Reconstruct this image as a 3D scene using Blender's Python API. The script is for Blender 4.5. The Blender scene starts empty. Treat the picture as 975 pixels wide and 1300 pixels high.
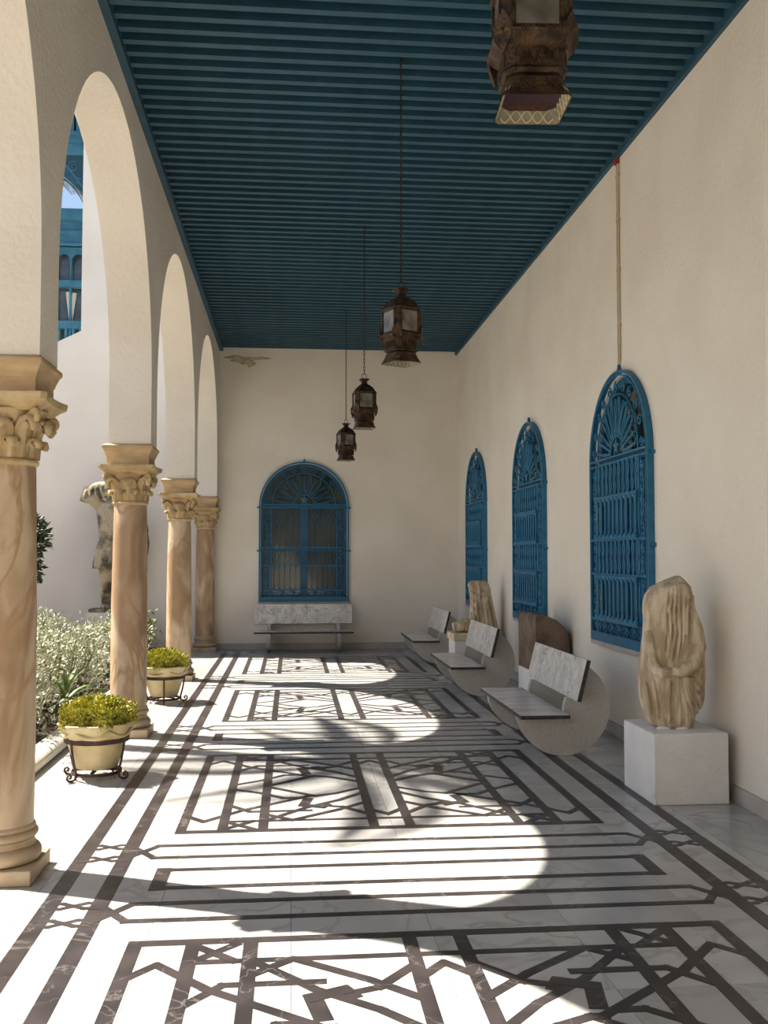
import bpy, math, random
from mathutils import Vector, Matrix
PI = math.pi
random.seed(7)
S = bpy.context.scene
C = S.collection

# ------------------------------------------------------------------ camera
F = 1250.0
cam = bpy.data.cameras.new('camera'); camo = bpy.data.objects.new('camera', cam); C.objects.link(camo)
cam.sensor_fit = 'VERTICAL'; cam.sensor_height = 24.0; cam.lens = 24.0 * F / 1300.0
cam.clip_start = 0.05; cam.clip_end = 400
camo.location = (0, 0, 1.6)
camo.rotation_euler = (PI/2 + math.atan(56/F), 0, -math.atan(117.4/F))
S.camera = camo

# ------------------------------------------------------------------ sky, sun, exposure
SUN_EL, SUN_AZ = math.radians(56.0), (-0.922, 0.387)
W = bpy.data.worlds.new('world'); S.world = W; W.use_nodes = True
wn = W.node_tree; wn.nodes.clear()
sky = wn.nodes.new('ShaderNodeTexSky'); sky.sky_type = 'NISHITA'; sky.sun_disc = False
sky.sun_elevation = SUN_EL; sky.sun_rotation = math.atan2(SUN_AZ[0], SUN_AZ[1])
sky.air_density = 1.2; sky.dust_density = 1.0; sky.ozone_density = 1.0
bg = wn.nodes.new('ShaderNodeBackground'); bg.inputs['Strength'].default_value = 0.12
wo = wn.nodes.new('ShaderNodeOutputWorld')
wn.links.new(sky.outputs[0], bg.inputs[0]); wn.links.new(bg.outputs[0], wo.inputs[0])
sl = bpy.data.lights.new('sun', 'SUN'); so = bpy.data.objects.new('sun', sl); C.objects.link(so)
sl.energy = 11.5; sl.angle = math.radians(0.53); sl.color = (1.0, 0.91, 0.76)
sd = Vector((SUN_AZ[0]*math.cos(SUN_EL), SUN_AZ[1]*math.cos(SUN_EL), math.sin(SUN_EL)))
so.rotation_euler = sd.to_track_quat('Z', 'Y').to_euler(); so.location = (-12, 14, 16)
S.view_settings.view_transform = 'Standard'; S.view_settings.look = 'None'
S.view_settings.gamma = 1.0; S.view_settings.use_curve_mapping = False
S.view_settings.exposure = 0.45

# ------------------------------------------------------------------ materials
def mat(name, col, col2=None, scale=4.0, rough=0.7, bump=0.0, bscale=40.0, metal=0.0, stretch=(1, 1, 1),
        lo=0.4, hi=0.62, detail=6, dist=0.0, rand=0.0, vein=None, vscale=3.0, vwidth=0.03, spec=0.5, trans=0.0):
    m = bpy.data.materials.new(name); m.use_nodes = True
    nt = m.node_tree; N = nt.nodes; L = nt.links
    b = N['Principled BSDF']
    b.inputs['Roughness'].default_value = rough; b.inputs['Metallic'].default_value = metal
    b.inputs['Specular IOR Level'].default_value = spec
    if trans: b.inputs['Transmission Weight'].default_value = trans
    tc = N.new('ShaderNodeTexCoord'); mp = N.new('ShaderNodeMapping'); mp.inputs['Scale'].default_value = stretch
    L.new(tc.outputs['Object'], mp.inputs['Vector'])
    vec = mp.outputs['Vector']
    if rand:
        oi = N.new('ShaderNodeObjectInfo'); mu = N.new('ShaderNodeMath'); mu.operation = 'MULTIPLY'; mu.inputs[1].default_value = 37.0
        L.new(oi.outputs['Random'], mu.inputs[0])
        va = N.new('ShaderNodeVectorMath'); va.operation = 'ADD'
        L.new(vec, va.inputs[0]); L.new(mu.outputs[0], va.inputs[1]); vec = va.outputs[0]
    n = N.new('ShaderNodeTexNoise'); n.inputs['Scale'].default_value = scale; n.inputs['Detail'].default_value = detail
    n.inputs['Distortion'].default_value = dist
    L.new(vec, n.inputs['Vector'])
    r = N.new('ShaderNodeValToRGB'); L.new(n.outputs[0], r.inputs[0])
    r.color_ramp.elements[0].position = lo; r.color_ramp.elements[1].position = hi
    r.color_ramp.elements[0].color = (*col, 1); r.color_ramp.elements[1].color = (*(col2 or col), 1)
    out = r.outputs[0]
    if vein:
        n2 = N.new('ShaderNodeTexNoise'); n2.inputs['Scale'].default_value = vscale; n2.inputs['Detail'].default_value = 5
        n2.inputs['Distortion'].default_value = 1.2
        L.new(vec, n2.inputs['Vector'])
        r2 = N.new('ShaderNodeValToRGB'); L.new(n2.outputs[0], r2.inputs[0])
        e = r2.color_ramp.elements
        e[0].position = 0.5 - vwidth; e[0].color = (0, 0, 0, 1); e[1].position = 0.5 + vwidth; e[1].color = (0, 0, 0, 1)
        k = e.new(0.5); k.color = (1, 1, 1, 1)
        mx = N.new('ShaderNodeMix'); mx.data_type = 'RGBA'
        L.new(r2.outputs[0], mx.inputs[0]); L.new(out, mx.inputs[6]); mx.inputs[7].default_value = (*vein, 1)
        out = mx.outputs[2]
    if rand:
        hs = N.new('ShaderNodeHueSaturation'); mr = N.new('ShaderNodeMapRange')
        mr.inputs[3].default_value = 1 - rand; mr.inputs[4].default_value = 1 + rand * 0.5
        L.new(oi.outputs['Random'], mr.inputs[0]); L.new(mr.outputs[0], hs.inputs['Value']); L.new(out, hs.inputs['Color'])
        out = hs.outputs[0]
    L.new(out, b.inputs['Base Color'])
    if bump:
        nb = N.new('ShaderNodeTexNoise'); nb.inputs['Scale'].default_value = bscale; nb.inputs['Detail'].default_value = 5
        L.new(vec, nb.inputs['Vector'])
        bp = N.new('ShaderNodeBump'); bp.inputs['Strength'].default_value = bump; bp.inputs['Distance'].default_value = 0.02
        L.new(nb.outputs[0], bp.inputs['Height']); L.new(bp.outputs[0], b.inputs['Normal'])
    return m

M = {}
M['plaster'] = mat('plaster_white', (0.80, 0.74, 0.65), (0.85, 0.795, 0.71), 1.3, 0.85, 0.35, 28, spec=0.2)
M['plaster_out'] = mat('plaster_courtyard', (0.80, 0.76, 0.72), (0.84, 0.81, 0.775), 1.0, 0.85, 0.3, 28, spec=0.2)
M['whitewash'] = mat('whitewash', (0.74, 0.73, 0.72), (0.82, 0.81, 0.80), 3.0, 0.8, 0.5, 30, spec=0.2)
M['floor'] = mat('floor_joint', (0.42, 0.40, 0.37), (0.5, 0.48, 0.45), 6, 0.6)
M['slab'] = mat('white_marble', (0.40, 0.40, 0.40), (0.49, 0.49, 0.49), 1.6, 0.26, 0.03, 9, rand=0.05, vein=(0.36, 0.355, 0.345), vscale=1.1, vwidth=0.025, dist=0.8)
M['inlay'] = mat('dark_marble_inlay', (0.026, 0.022, 0.024), (0.044, 0.037, 0.039), 5.0, 0.32, 0.02, 12, vein=(0.11, 0.10, 0.10), vscale=2.3, vwidth=0.008, spec=0.3)
M['skirting'] = mat('grey_marble_skirting', (0.42, 0.39, 0.36), (0.52, 0.49, 0.46), 4, 0.5)
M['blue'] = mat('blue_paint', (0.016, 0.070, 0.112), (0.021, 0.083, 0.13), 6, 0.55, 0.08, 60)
M['blue_gap_shade'] = mat('blue_paint_gap_shade', (0.003, 0.024, 0.042), (0.004, 0.03, 0.05), 6, 0.6, 0.08, 60)  # joist blue made darker: shade in the gaps between joists put into the colour
M['blue_iron'] = mat('blue_painted_iron', (0.008, 0.125, 0.25), (0.014, 0.165, 0.31), 14, 0.45, 0.1, 80)
M['blue_timber'] = mat('blue_painted_timber', (0.008, 0.09, 0.19), (0.012, 0.12, 0.23), 8, 0.5, 0.1, 60)
M['blue_out'] = mat('blue_paint_weathered', (0.030, 0.145, 0.245), (0.045, 0.19, 0.30), 5, 0.6, 0.15, 50)
M['pane'] = mat('dark_window_glass', (0.030, 0.036, 0.030), (0.045, 0.050, 0.042), 2, 0.06, spec=0.6)
M['shaft'] = mat('tan_veined_marble', (0.34, 0.215, 0.12), (0.59, 0.45, 0.31), 3.2, 0.38, 0.08, 16, stretch=(1, 1, 0.35), dist=1.5, rand=0.07, vein=(0.38, 0.24, 0.135), vscale=1.3, vwidth=0.02)
M['capital'] = mat('ochre_carved_stone', (0.43, 0.30, 0.145), (0.60, 0.46, 0.26), 5.0, 0.75, 0.4, 30, rand=0.05)
M['impost'] = mat('ochre_impost_stone', (0.42, 0.28, 0.14), (0.58, 0.43, 0.25), 3.0, 0.7, 0.3, 26, stretch=(1, 1, 3))
M['base'] = mat('brown_base_stone', (0.40, 0.29, 0.175), (0.54, 0.42, 0.28), 4.0, 0.6, 0.3, 26)
M['statue'] = mat('weathered_statue_marble', (0.40, 0.30, 0.185), (0.70, 0.60, 0.45), 6.0, 0.75, 0.4, 45, stretch=(3, 3, 0.7))
M['statue_out'] = mat('stained_statue_marble', (0.085, 0.07, 0.045), (0.52, 0.44, 0.31), 3.5, 0.8, 0.5, 35, lo=0.42, hi=0.58)
M['stele'] = mat('brown_rough_stone', (0.11, 0.075, 0.055), (0.19, 0.135, 0.10), 5.0, 0.85, 0.6, 24)
M['cream_stone'] = mat('cream_stone_block', (0.60, 0.50, 0.34), (0.72, 0.62, 0.46), 5, 0.8, 0.4, 30)
M['bench_marble'] = mat('veined_bench_marble', (0.60, 0.58, 0.56), (0.76, 0.74, 0.71), 3.0, 0.25, 0.03, 14, stretch=(0.5, 2, 2), rand=0.03, vein=(0.33, 0.31, 0.30), vscale=2.2, vwidth=0.02, dist=1.0)
M['bench_edge'] = mat('dark_slab_edge', (0.028, 0.026, 0.024), (0.06, 0.055, 0.05), 20, 0.7)
M['terrazzo'] = mat('grey_terrazzo', (0.45, 0.43, 0.405), (0.52, 0.50, 0.47), 60, 0.5, 0.05, 80)
M['white_metal'] = mat('white_paint', (0.75, 0.74, 0.72), None, 5, 0.5)
M['brass'] = mat('aged_brass', (0.028, 0.017, 0.010), (0.095, 0.055, 0.028), 22, 0.5, 0.5, 90, metal=0.6)
M['frosted'] = mat('dusty_lantern_glass', (0.07, 0.06, 0.05), (0.20, 0.185, 0.16), 9, 0.2, spec=0.5, lo=0.35, hi=0.65)
M['fret'] = mat('pale_pierced_tin', (0.46, 0.42, 0.24), (0.56, 0.52, 0.32), 8, 0.5)
M['tin'] = mat('dull_tin', (0.16, 0.14, 0.10), (0.26, 0.23, 0.16), 14, 0.5)
M['red_glass'] = mat('dark_red_glass', (0.025, 0.003, 0.005), (0.045, 0.006, 0.008), 9, 0.15)
M['chain'] = mat('dark_chain_iron', (0.030, 0.022, 0.016), (0.06, 0.045, 0.03), 30, 0.6, metal=0.5)
M['conduit'] = mat('painted_conduit', (0.50, 0.40, 0.27), (0.60, 0.50, 0.36), 9, 0.7)
M['red'] = mat('red_junction', (0.30, 0.03, 0.02), None, 5, 0.6)
M['pot'] = mat('pale_glazed_clay', (0.47, 0.37, 0.19), (0.60, 0.50, 0.29), 5.0, 0.55, 0.2, 30)
M['iron'] = mat('dark_brown_iron', (0.040, 0.020, 0.018), (0.075, 0.035, 0.03), 12, 0.55, 0.2, 60, metal=0.3)
M['box_leaf'] = mat('yellow_green_leaf', (0.17, 0.19, 0.014), (0.58, 0.53, 0.08), 22, 0.5, lo=0.35, hi=0.65)
M['silver_leaf'] = mat('silver_green_leaf', (0.13, 0.17, 0.08), (0.66, 0.66, 0.50), 9, 0.6, lo=0.35, hi=0.6)
M['dark_leaf'] = mat('dark_green_leaf', (0.018, 0.032, 0.012), (0.05, 0.075, 0.025), 9, 0.5)
M['mid_leaf'] = mat('mid_green_leaf', (0.08, 0.13, 0.03), (0.17, 0.23, 0.06), 8, 0.45)
M['palm_leaf'] = mat('palm_frond_green', (0.018, 0.024, 0.008), (0.036, 0.045, 0.016), 5, 0.5)
M['bark'] = mat('brown_bark', (0.10, 0.07, 0.045), (0.19, 0.14, 0.09), 9, 0.9, 0.6, 20)
M['stem'] = mat('twig', (0.12, 0.09, 0.05), (0.2, 0.16, 0.1), 12, 0.9)
M['soil'] = mat('dark_soil', (0.035, 0.025, 0.017), (0.085, 0.06, 0.04), 7, 0.95, 0.8, 25)
M['kerb'] = mat('pale_kerb_stone', (0.62, 0.58, 0.47), (0.72, 0.69, 0.60), 4, 0.6, 0.2, 25)
M['paving'] = mat('courtyard_paving', (0.50, 0.46, 0.40), (0.60, 0.56, 0.50), 2, 0.8)
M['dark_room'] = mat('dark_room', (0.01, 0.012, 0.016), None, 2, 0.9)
M['out_glass'] = mat('pavilion_glass', (0.05, 0.07, 0.085), (0.10, 0.12, 0.13), 3, 0.04, spec=0.9)
M['curtain'] = mat('pale_curtain', (0.66, 0.66, 0.60), (0.76, 0.76, 0.70), 3, 0.8)
M['patch'] = mat('plaster_scar', (0.40, 0.31, 0.21), (0.62, 0.52, 0.38), 9, 0.9, 0.8, 30)

# ------------------------------------------------------------------ mesh builder
class MB:
    def __init__(s): s.v = []; s.f = []; s.sm = []; s.mi = []
    def add(s, vs, fs, smooth=False, mi=0):
        o = len(s.v); s.v += [tuple(p) for p in vs]
        for f in fs: s.f.append([i + o for i in f]); s.sm.append(smooth); s.mi.append(mi)
    def box(s, x0, x1, y0, y1, z0, z1, mi=0, mis=None):
        v = [(x0,y0,z0),(x1,y0,z0),(x1,y1,z0),(x0,y1,z0),(x0,y0,z1),(x1,y0,z1),(x1,y1,z1),(x0,y1,z1)]
        f = [(0,3,2,1),(4,5,6,7),(0,1,5,4),(1,2,6,5),(2,3,7,6),(3,0,4,7)]
        if mis is None: s.add(v, f, False, mi)
        else:
            o = len(s.v); s.v += v
            for k, q in enumerate(f): s.f.append([i+o for i in q]); s.sm.append(False); s.mi.append(mis[k])
    def loft(s, rings, cap=True, smooth=True, closed=True, mi=0):
        n = len(rings[0]); v = [p for r in rings for p in r]; f = []
        for i in range(len(rings)-1):
            for j in range(n if closed else n-1):
                k = (j+1) % n
                f.append((i*n+j, i*n+k, (i+1)*n+k, (i+1)*n+j))
        s.add(v, f, smooth, mi)
        if cap:
            s.add(rings[0], [tuple(range(n))[::-1]], False, mi); s.add(rings[-1], [tuple(range(n))], False, mi)
    def lathe(s, prof, n=24, c=(0,0), cap=True, smooth=True, mi=0):
        s.loft([[(c[0]+r*math.cos(2*PI*j/n), c[1]+r*math.sin(2*PI*j/n), z) for j in range(n)] for r, z in prof], cap, smooth, True, mi)
    def tube(s, pts, r, n=6, cap=True, smooth=True, closed=False, mi=0):
        P = [Vector(p) for p in pts]; R = r if isinstance(r, (list, tuple)) else [r]*len(P)
        rings = []; prev = None
        for i, p in enumerate(P):
            if closed: t = P[(i+1) % len(P)] - P[i-1]
            else: t = P[min(i+1, len(P)-1)] - P[max(i-1, 0)]
            if t.length < 1e-9: t = Vector((0,0,1))
            t.normalize()
            if prev is None:
                a = Vector((0,0,1)) if abs(t.z) < 0.9 else Vector((1,0,0))
                u = t.cross(a).normalized()
            else:
                u = prev - t*prev.dot(t)
                u = u.normalized() if u.length > 1e-6 else t.orthogonal().normalized()
            prev = u; w = t.cross(u)
            rings.append([tuple(p + (u*math.cos(2*PI*j/n) + w*math.sin(2*PI*j/n))*R[i]) for j in range(n)])
        if closed: rings.append(rings[0]); cap = False
        s.loft(rings, cap, smooth, True, mi)
    def bar(s, a, b, w, h=None, up=(0,0,1), mi=0):
        a = Vector(a); b = Vector(b); t = (b-a).normalized(); h = h or w
        u = t.cross(Vector(up));
        if u.length < 1e-4: u = t.orthogonal()
        u = u.normalized()*w/2; q = u.cross(t).normalized()*h/2
        v = [a-u-q, a+u-q, a+u+q, a-u+q, b-u-q, b+u-q, b+u+q, b-u+q]
        s.add(v, [(0,1,2,3)[::-1],(4,5,6,7),(0,1,5,4),(1,2,6,5),(2,3,7,6),(3,0,4,7)], False, mi)
    def ell(s, c, r, n=16, m=10, rot=None):
        Rm = rot or Matrix.Identity(3); rings = []
        for i in range(1, m):
            a = PI*i/m - PI/2
            rings.append([tuple(Vector(c) + Rm @ Vector((r[0]*math.cos(a)*math.cos(2*PI*j/n), r[1]*math.cos(a)*math.sin(2*PI*j/n), r[2]*math.sin(a)))) for j in range(n)])
        s.loft(rings, True, True)
    def prism(s, poly, axis, a, b, mi=0, smooth=False):
        # poly of 2D points; axis 'x','y' or 'z' is the extrusion axis
        def P(p, t): return {'x': (t, p[0], p[1]), 'y': (p[0], t, p[1]), 'z': (p[0], p[1], t)}[axis]
        n = len(poly); v = [P(p, a) for p in poly] + [P(p, b) for p in poly]
        s.add(v, [(j, (j+1) % n, n+(j+1) % n, n+j) for j in range(n)], smooth, mi)
        s.add([P(p, a) for p in poly], [tuple(range(n))[::-1]], False, mi); s.add([P(p, b) for p in poly], [tuple(range(n))], False, mi)
    def xf(s, mtx):
        s.v = [tuple(mtx @ Vector(p)) for p in s.v]; return s
    def mesh(s, name, *mats):
        me = bpy.data.meshes.new(name); me.from_pydata(s.v, [], s.f)
        for m in mats: me.materials.append(m)
        me.polygons.foreach_set('use_smooth', s.sm); me.polygons.foreach_set('material_index', s.mi)
        me.update()
        import bmesh
        bm = bmesh.new(); bm.from_mesh(me); bmesh.ops.recalc_face_normals(bm, faces=bm.faces); bm.to_mesh(me); bm.free()
        return me
    def build(s, name, m, parent=None, loc=None, bevel=0.0, seg=2):
        ms = m if isinstance(m, (list, tuple)) else [m]
        o = bpy.data.objects.new(name, s.mesh(name, *ms)); C.objects.link(o)
        if parent is not None: o.parent = parent
        if loc is not None: o.location = loc
        if bevel:
            md = o.modifiers.new('bevel', 'BEVEL'); md.width = bevel; md.segments = seg; md.limit_method = 'ANGLE'; md.angle_limit = 0.7
        return o

def inst(name, me, parent=None, loc=(0,0,0), rot=(0,0,0), scale=(1,1,1)):
    o = bpy.data.objects.new(name, me); C.objects.link(o); o.parent = parent
    o.location = loc; o.rotation_euler = rot; o.scale = scale; return o
def tag(o, label=None, cat=None, group=None, kind=None):
    for k, v in (('label', label), ('category', cat), ('group', group), ('kind', kind)):
        if v: o[k] = v
    return o
def thing(name, label, cat, loc=(0,0,0), rz=0, group=None, kind=None):
    o = bpy.data.objects.new(name, None); C.objects.link(o); o.empty_display_size = 0.1
    o.location = loc; o.rotation_euler = (0, 0, rz); return tag(o, label, cat, group, kind)
KIDS = {}
def copy_tree(o, parent=None):
    c = o.copy(); C.objects.link(c)
    if parent is not None: c.parent = parent
    for ch in list(o.children): copy_tree(ch, c)
    return c
def sculpt(mb, name, m, parent, voxel=0.01, smooth=4):
    o = mb.build(name, m, parent)
    r = o.modifiers.new('remesh', 'REMESH'); r.mode = 'VOXEL'; r.voxel_size = voxel; r.use_smooth_shade = True
    sm = o.modifiers.new('smooth', 'SMOOTH'); sm.iterations = smooth; sm.factor = 0.5
    return o

# ------------------------------------------------------------------ dimensions
XL0, XL1, XR = -1.62, -1.25, 2.90          # arcade wall outer/inner face, long wall face
YB, YN = 17.1, -2.8                        # back wall face, near end
ZC = 5.20                                  # underside of joists
COLY = [-2.72, 1.23, 5.18, 9.08, 13.03, 16.88]
XC = -1.452
ZI = 2.60                                  # top of impost

# ------------------------------------------------------------------ setting: floor
floor = thing('floor', 'white marble gallery floor inlaid with dark marble strips in star panels', None, kind='structure')
fb = MB(); fb.box(-1.8, XR+0.1, YN, YB+0.1, -0.25, -0.006); fb.build('floor_bed', M['floor'], floor)
xs = [-1.8, -1.195, -0.595, 0.005, 0.605, 1.205, 1.805, 2.405, 2.90]
rows = 31; rh = (YB-YN)/rows
slab_me = {}
for i in range(len(xs)-1):
    w = round(xs[i+1]-xs[i], 3)
    if w not in slab_me:
        b = MB(); b.box(0.001, w-0.001, 0.001, rh-0.001, -0.02, 0); slab_me[w] = b.mesh('marble_slab', M['slab'])
    for j in range(rows): inst('marble_slab', slab_me[w], floor, (xs[i], YN+j*rh, 0))

# dark inlay: polylines in plan; every run of strip is its own piece
far_bits = MB(); _z = [0.0]
def strip(x0, y0, x1, y1, w=0.062, far=False):
    a = Vector((x0, y0, 0)); b = Vector((x1, y1, 0)); t = (b-a)
    if t.length < 1e-4: return
    t.normalize(); a = a - t*w*0.42; b = b + t*w*0.42
    _z[0] = (_z[0] + 7) % 61
    z1 = 0.0005 + 0.00003*_z[0]
    n = Vector((-t.y, t.x, 0))*w/2
    v = [a-n, b-n, b+n, a+n]
    m = far_bits if far else MB()
    m.add([(p.x, p.y, -0.002) for p in v] + [(p.x, p.y, z1) for p in v], [(3,2,1,0),(4,5,6,7),(0,1,5,4),(1,2,6,5),(2,3,7,6),(3,0,4,7)])
    if not far: m.build('inlay_strip', M['inlay'], floor)
def poly(pts, w=0.05, far=False):
    for p, q in zip(pts, pts[1:]): strip(*p, *q, w=w, far=far)
CX = 0.605
def mx(x): return 2*CX - x
for x in (-1.095, -0.868): strip(x, YN, x, 16.6, 0.082); strip(mx(x), YN, mx(x), 16.6, 0.082)
LAT = [
    [(-.63,.35),(-.52,.22),(-.305,.46),(.12,.80),(.165,.80)],
    [(-.39,.60),(-.25,.43),(-.16,.43),(.12,.43)],
    [(-.16,.20),(.10,.50),(.32,.68),(.497,.88)],
    [(-.39,.04),(-.22,.21)], [(-.22,.04),(-.39,.21)],
    [(-.16,.36),(.013,.21),(.30,.43),(.497,.62)],
    [(-.39,.21),(.605,.21)],
    [(-.39,1.04),(-.2,.91),(-.045,.76),(.08,.76)],
    [(.497,.30),(.33,.50),(.22,.54)],
    [(.497,1.02),(.30,.86),(.165,.80),(.0,.95),(-.16,1.09)],
    [(.497,.43),(.605,.30)],
]
BARS = [[(.085,.56),(.115,.72)], [(.085,.56),(.20,.51)], [(.20,.51),(.225,.56)]]
for k in range(-1, 4):
    y0 = 5.865 + 3.853*(k-1); y1 = y0 + 2.205          # panel k
    far = k >= 3
    P = [(-.635, y0), (mx(-.635), y0), (mx(-.635), y1), (-.635, y1), (-.635, y0)]
    poly(P, 0.062, False)
    for x in (-.397, -.16, .497):
        strip(x, y0, x, y1, 0.06, False); strip(mx(x), y0, mx(x), y1, 0.06, False)
    if k >= 0:
        for pl in LAT + BARS:
            w = 0.07 if pl in BARS else 0.046
            for fx in (0, 1):
                for fy in (0, 1):
                    q = [((mx(x) if fx else x), (y1 - d if not fy else y0 + d)) for x, d in pl]
                    poly(q, w, k >= 2 or k == 0 and fy == 1)
    # band of lines beyond the panel
    c = y1 + 0.824
    if c < 17:
        for s_ in (-1, 1):
            strip(-.64, c+s_*.1375, mx(-.64), c+s_*.1375, 0.05)
            for d in (.35, .565): strip(-.72, c+s_*d, mx(-.72), c+s_*d, 0.048)
            strip(-.64 if s_ < 0 else mx(-.64), c-.1375, -.64 if s_ < 0 else mx(-.64), c+.1375, 0.075)
            for fx in (0, 1):
                g = (lambda x: mx(x)) if fx else (lambda x: x)
                a_, b_ = c+s_*.35, c+s_*.565
                for u_, v_ in ((a_, b_), (b_, a_)):
                    poly([(g(-.72), u_), (g(-.868), v_)], 0.044, far)
                    e_ = .035 if v_ > u_ else -.035
                    poly([(g(-.868), v_-e_), (g(-.93), v_-e_), (g(-1.04), v_+e_), (g(-1.095), v_+e_)], 0.034, True)
                    poly([(g(-.868), v_+e_), (g(-.93), v_+e_), (g(-1.04), v_-e_), (g(-1.095), v_-e_)], 0.034, True)
tag(far_bits.build('inlay_lattice', M['inlay'], floor), kind='stuff')

# ------------------------------------------------------------------ setting: walls with arched openings
def arch_pts(c, hw, zs, n=28, lift=0.0):
    return [(c - hw*math.cos(PI*i/n), zs + hw*math.sin(PI*i/n)*(1+lift)) for i in range(n+1)]
WIN_HW, WIN_Z0, WIN_ZS = 0.735, 0.86, 2.46
def wall_openings(u0, u1, z0, z1, centres, depth, mapf, name, m, hw=WIN_HW, zb=WIN_Z0, zs=WIN_ZS, thick=0.35):
    b = MB(); u = u0
    def q(a, c, za, zb_, d=0): b.add([mapf(a, d, za), mapf(c, d, za), mapf(c, d, zb_), mapf(a, d, zb_)], [(0,1,2,3)])
    for c in sorted(centres):
        q(u, c-hw, z0, z1); q(c-hw, c+hw, z0, zb)
        ap = arch_pts(c, hw, zs)
        for (ua, za), (ub, zb2) in zip(ap, ap[1:]):
            b.add([mapf(ua,0,za), mapf(ub,0,zb2), mapf(ub,0,z1), mapf(ua,0,z1)], [(0,1,2,3)])
        ring = [(c-hw, zb)] + ap + [(c+hw, zb)]
        for p, r in zip(ring, ring[1:] + ring[:1]):
            b.add([mapf(p[0],0,p[1]), mapf(r[0],0,r[1]), mapf(r[0],depth,r[1]), mapf(p[0],depth,p[1])], [(0,1,2,3)])
        u = c+hw
    q(u, u1, z0, z1)
    a0, a1 = mapf(u0, depth, z0), mapf(u1, thick, z1)
    lo = [min(a, c) for a, c in zip(a0, a1)]; hi = [max(a, c) for a, c in zip(a0, a1)]
    b.box(lo[0], hi[0], lo[1], hi[1], lo[2], hi[2])
    return tag(b.build(name, m), kind='structure')
WR = [8.43, 11.77, 15.21]
wall_right = wall_openings(YN-0.3, YB+0.35, -0.1, 5.6, WR, 0.10, lambda u, d, z: (XR+d, u, z), 'wall_right', M['plaster'])
WBX = 0.215
wall_back = wall_openings(-1.6, XR+0.3, -0.1, 5.6, [WBX], 0.10, lambda u, d, z: (u, YB+d, z), 'wall_back', M['plaster'])
b = MB(); b.box(-1.8, XR+0.3, YN-0.3, YN, -0.1, 5.6); tag(b.build('wall_front', M['plaster']), kind='structure')

# arcade wall on stilted round arches
b = MB(); con = [(YN, ZI)]
hwp = 0.185
for i, c in enumerate(COLY):
    con += [(max(c-hwp, YN), ZI), (min(c+hwp, YB), ZI)]
    if i < len(COLY)-1:
        d = COLY[i+1]; cc = (c+d)/2; R = (d-c)/2 - hwp; zs = 4.90 - R
        n = 40
        con += [(c+hwp, zs)] + [(cc - R*math.cos(PI*k/n), zs + R*math.sin(PI*k/n)) for k in range(1, n)] + [(d-hwp, zs)]
con += [(YB, ZI)]
for p, q in zip(con, con[1:]):
    if abs(p[0]-q[0]) < 1e-6 and abs(p[1]-q[1]) < 1e-6: continue
    sm = p[1] > ZI+.3 and q[1] > ZI+.3
    b.add([(XL0,p[0],p[1]), (XL1,p[0],p[1]), (XL1,q[0],q[1]), (XL0,q[0],q[1])], [(0,1,2,3)])
    if abs(p[0]-q[0]) > 1e-6:
        for x in (XL0, XL1):
            b.add([(x,p[0],p[1]), (x,q[0],q[1]), (x,q[0],6.3), (x,p[0],6.3)], [(0,1,2,3)])
b.add([(XL0,YN,6.3),(XL1,YN,6.3),(XL1,YB,6.3),(XL0,YB,6.3)], [(0,1,2,3)])
tag(b.build('wall_left', M['plaster']), kind='structure')
tag(wall_right, 'long cream plaster wall with three blue grilled windows')

# ceiling
ceiling = thing('ceiling', 'dark blue painted timber ceiling with close narrow joists', None, kind='structure')
b = MB(); b.box(XL1-0.02, XR+0.02, YN, YB, ZC+0.11, ZC+0.13); b.build('ceiling_board', M['blue_gap_shade'], ceiling)
b = MB(); b.box(XL1-0.05, XR+0.35, YN-0.3, YB+0.35, ZC+0.14, ZC+0.45); b.build('roof_slab', M['plaster_out'], ceiling)
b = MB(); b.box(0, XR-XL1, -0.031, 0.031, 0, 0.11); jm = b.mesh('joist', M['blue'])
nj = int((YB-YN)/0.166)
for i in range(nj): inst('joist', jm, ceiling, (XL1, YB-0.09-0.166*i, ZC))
for k, (x0, x1) in enumerate(((XL1, XL1+0.06), (XR-0.035, XR))):
    b = MB(); b.box(x0, x1, YN, YB, ZC-0.05, ZC+0.085); tag(b.build('trim_%d' % (k+1), M['blue']), kind='structure')
# skirting
b = MB(); b.box(XL1, XR, YB-0.02, YB, 0, 0.11); tag(b.build('baseboard_back', M['skirting']), kind='structure')
b = MB(); b.box(XR-0.02, XR, 5.62, YB-0.02, 0, 0.105); tag(b.build('baseboard_right', M['skirting']), kind='structure')
b = MB(); b.box(XR-0.12, XR, 4.9, 5.52, 0, ZC-0.06); tag(b.build('trim_3', M['plaster']), kind='structure')
# plaster scar near the ceiling on the back wall
b = MB()
for (x, z, a, c) in ((-.83, 4.98, .20, .05), (-.98, 5.04, .18, .035), (-.72, 4.93, .09, .05), (-.6, 5.03, .2, .03)):
    pts = [(x + a*math.cos(t)*(1+.25*math.sin(3*t+x*9)), YB-0.006, z + c*math.sin(t)*(1+.3*math.sin(4*t+x*5))) for t in [2*PI*i/18 for i in range(18)]]
    b.add(pts + [(x, YB-0.012, z)], [(i, (i+1) % 18, 18) for i in range(18)])
tag(b.build('trim_4', M['patch']), kind='structure', label='scar of flaked brown plaster under the ceiling')

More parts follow.
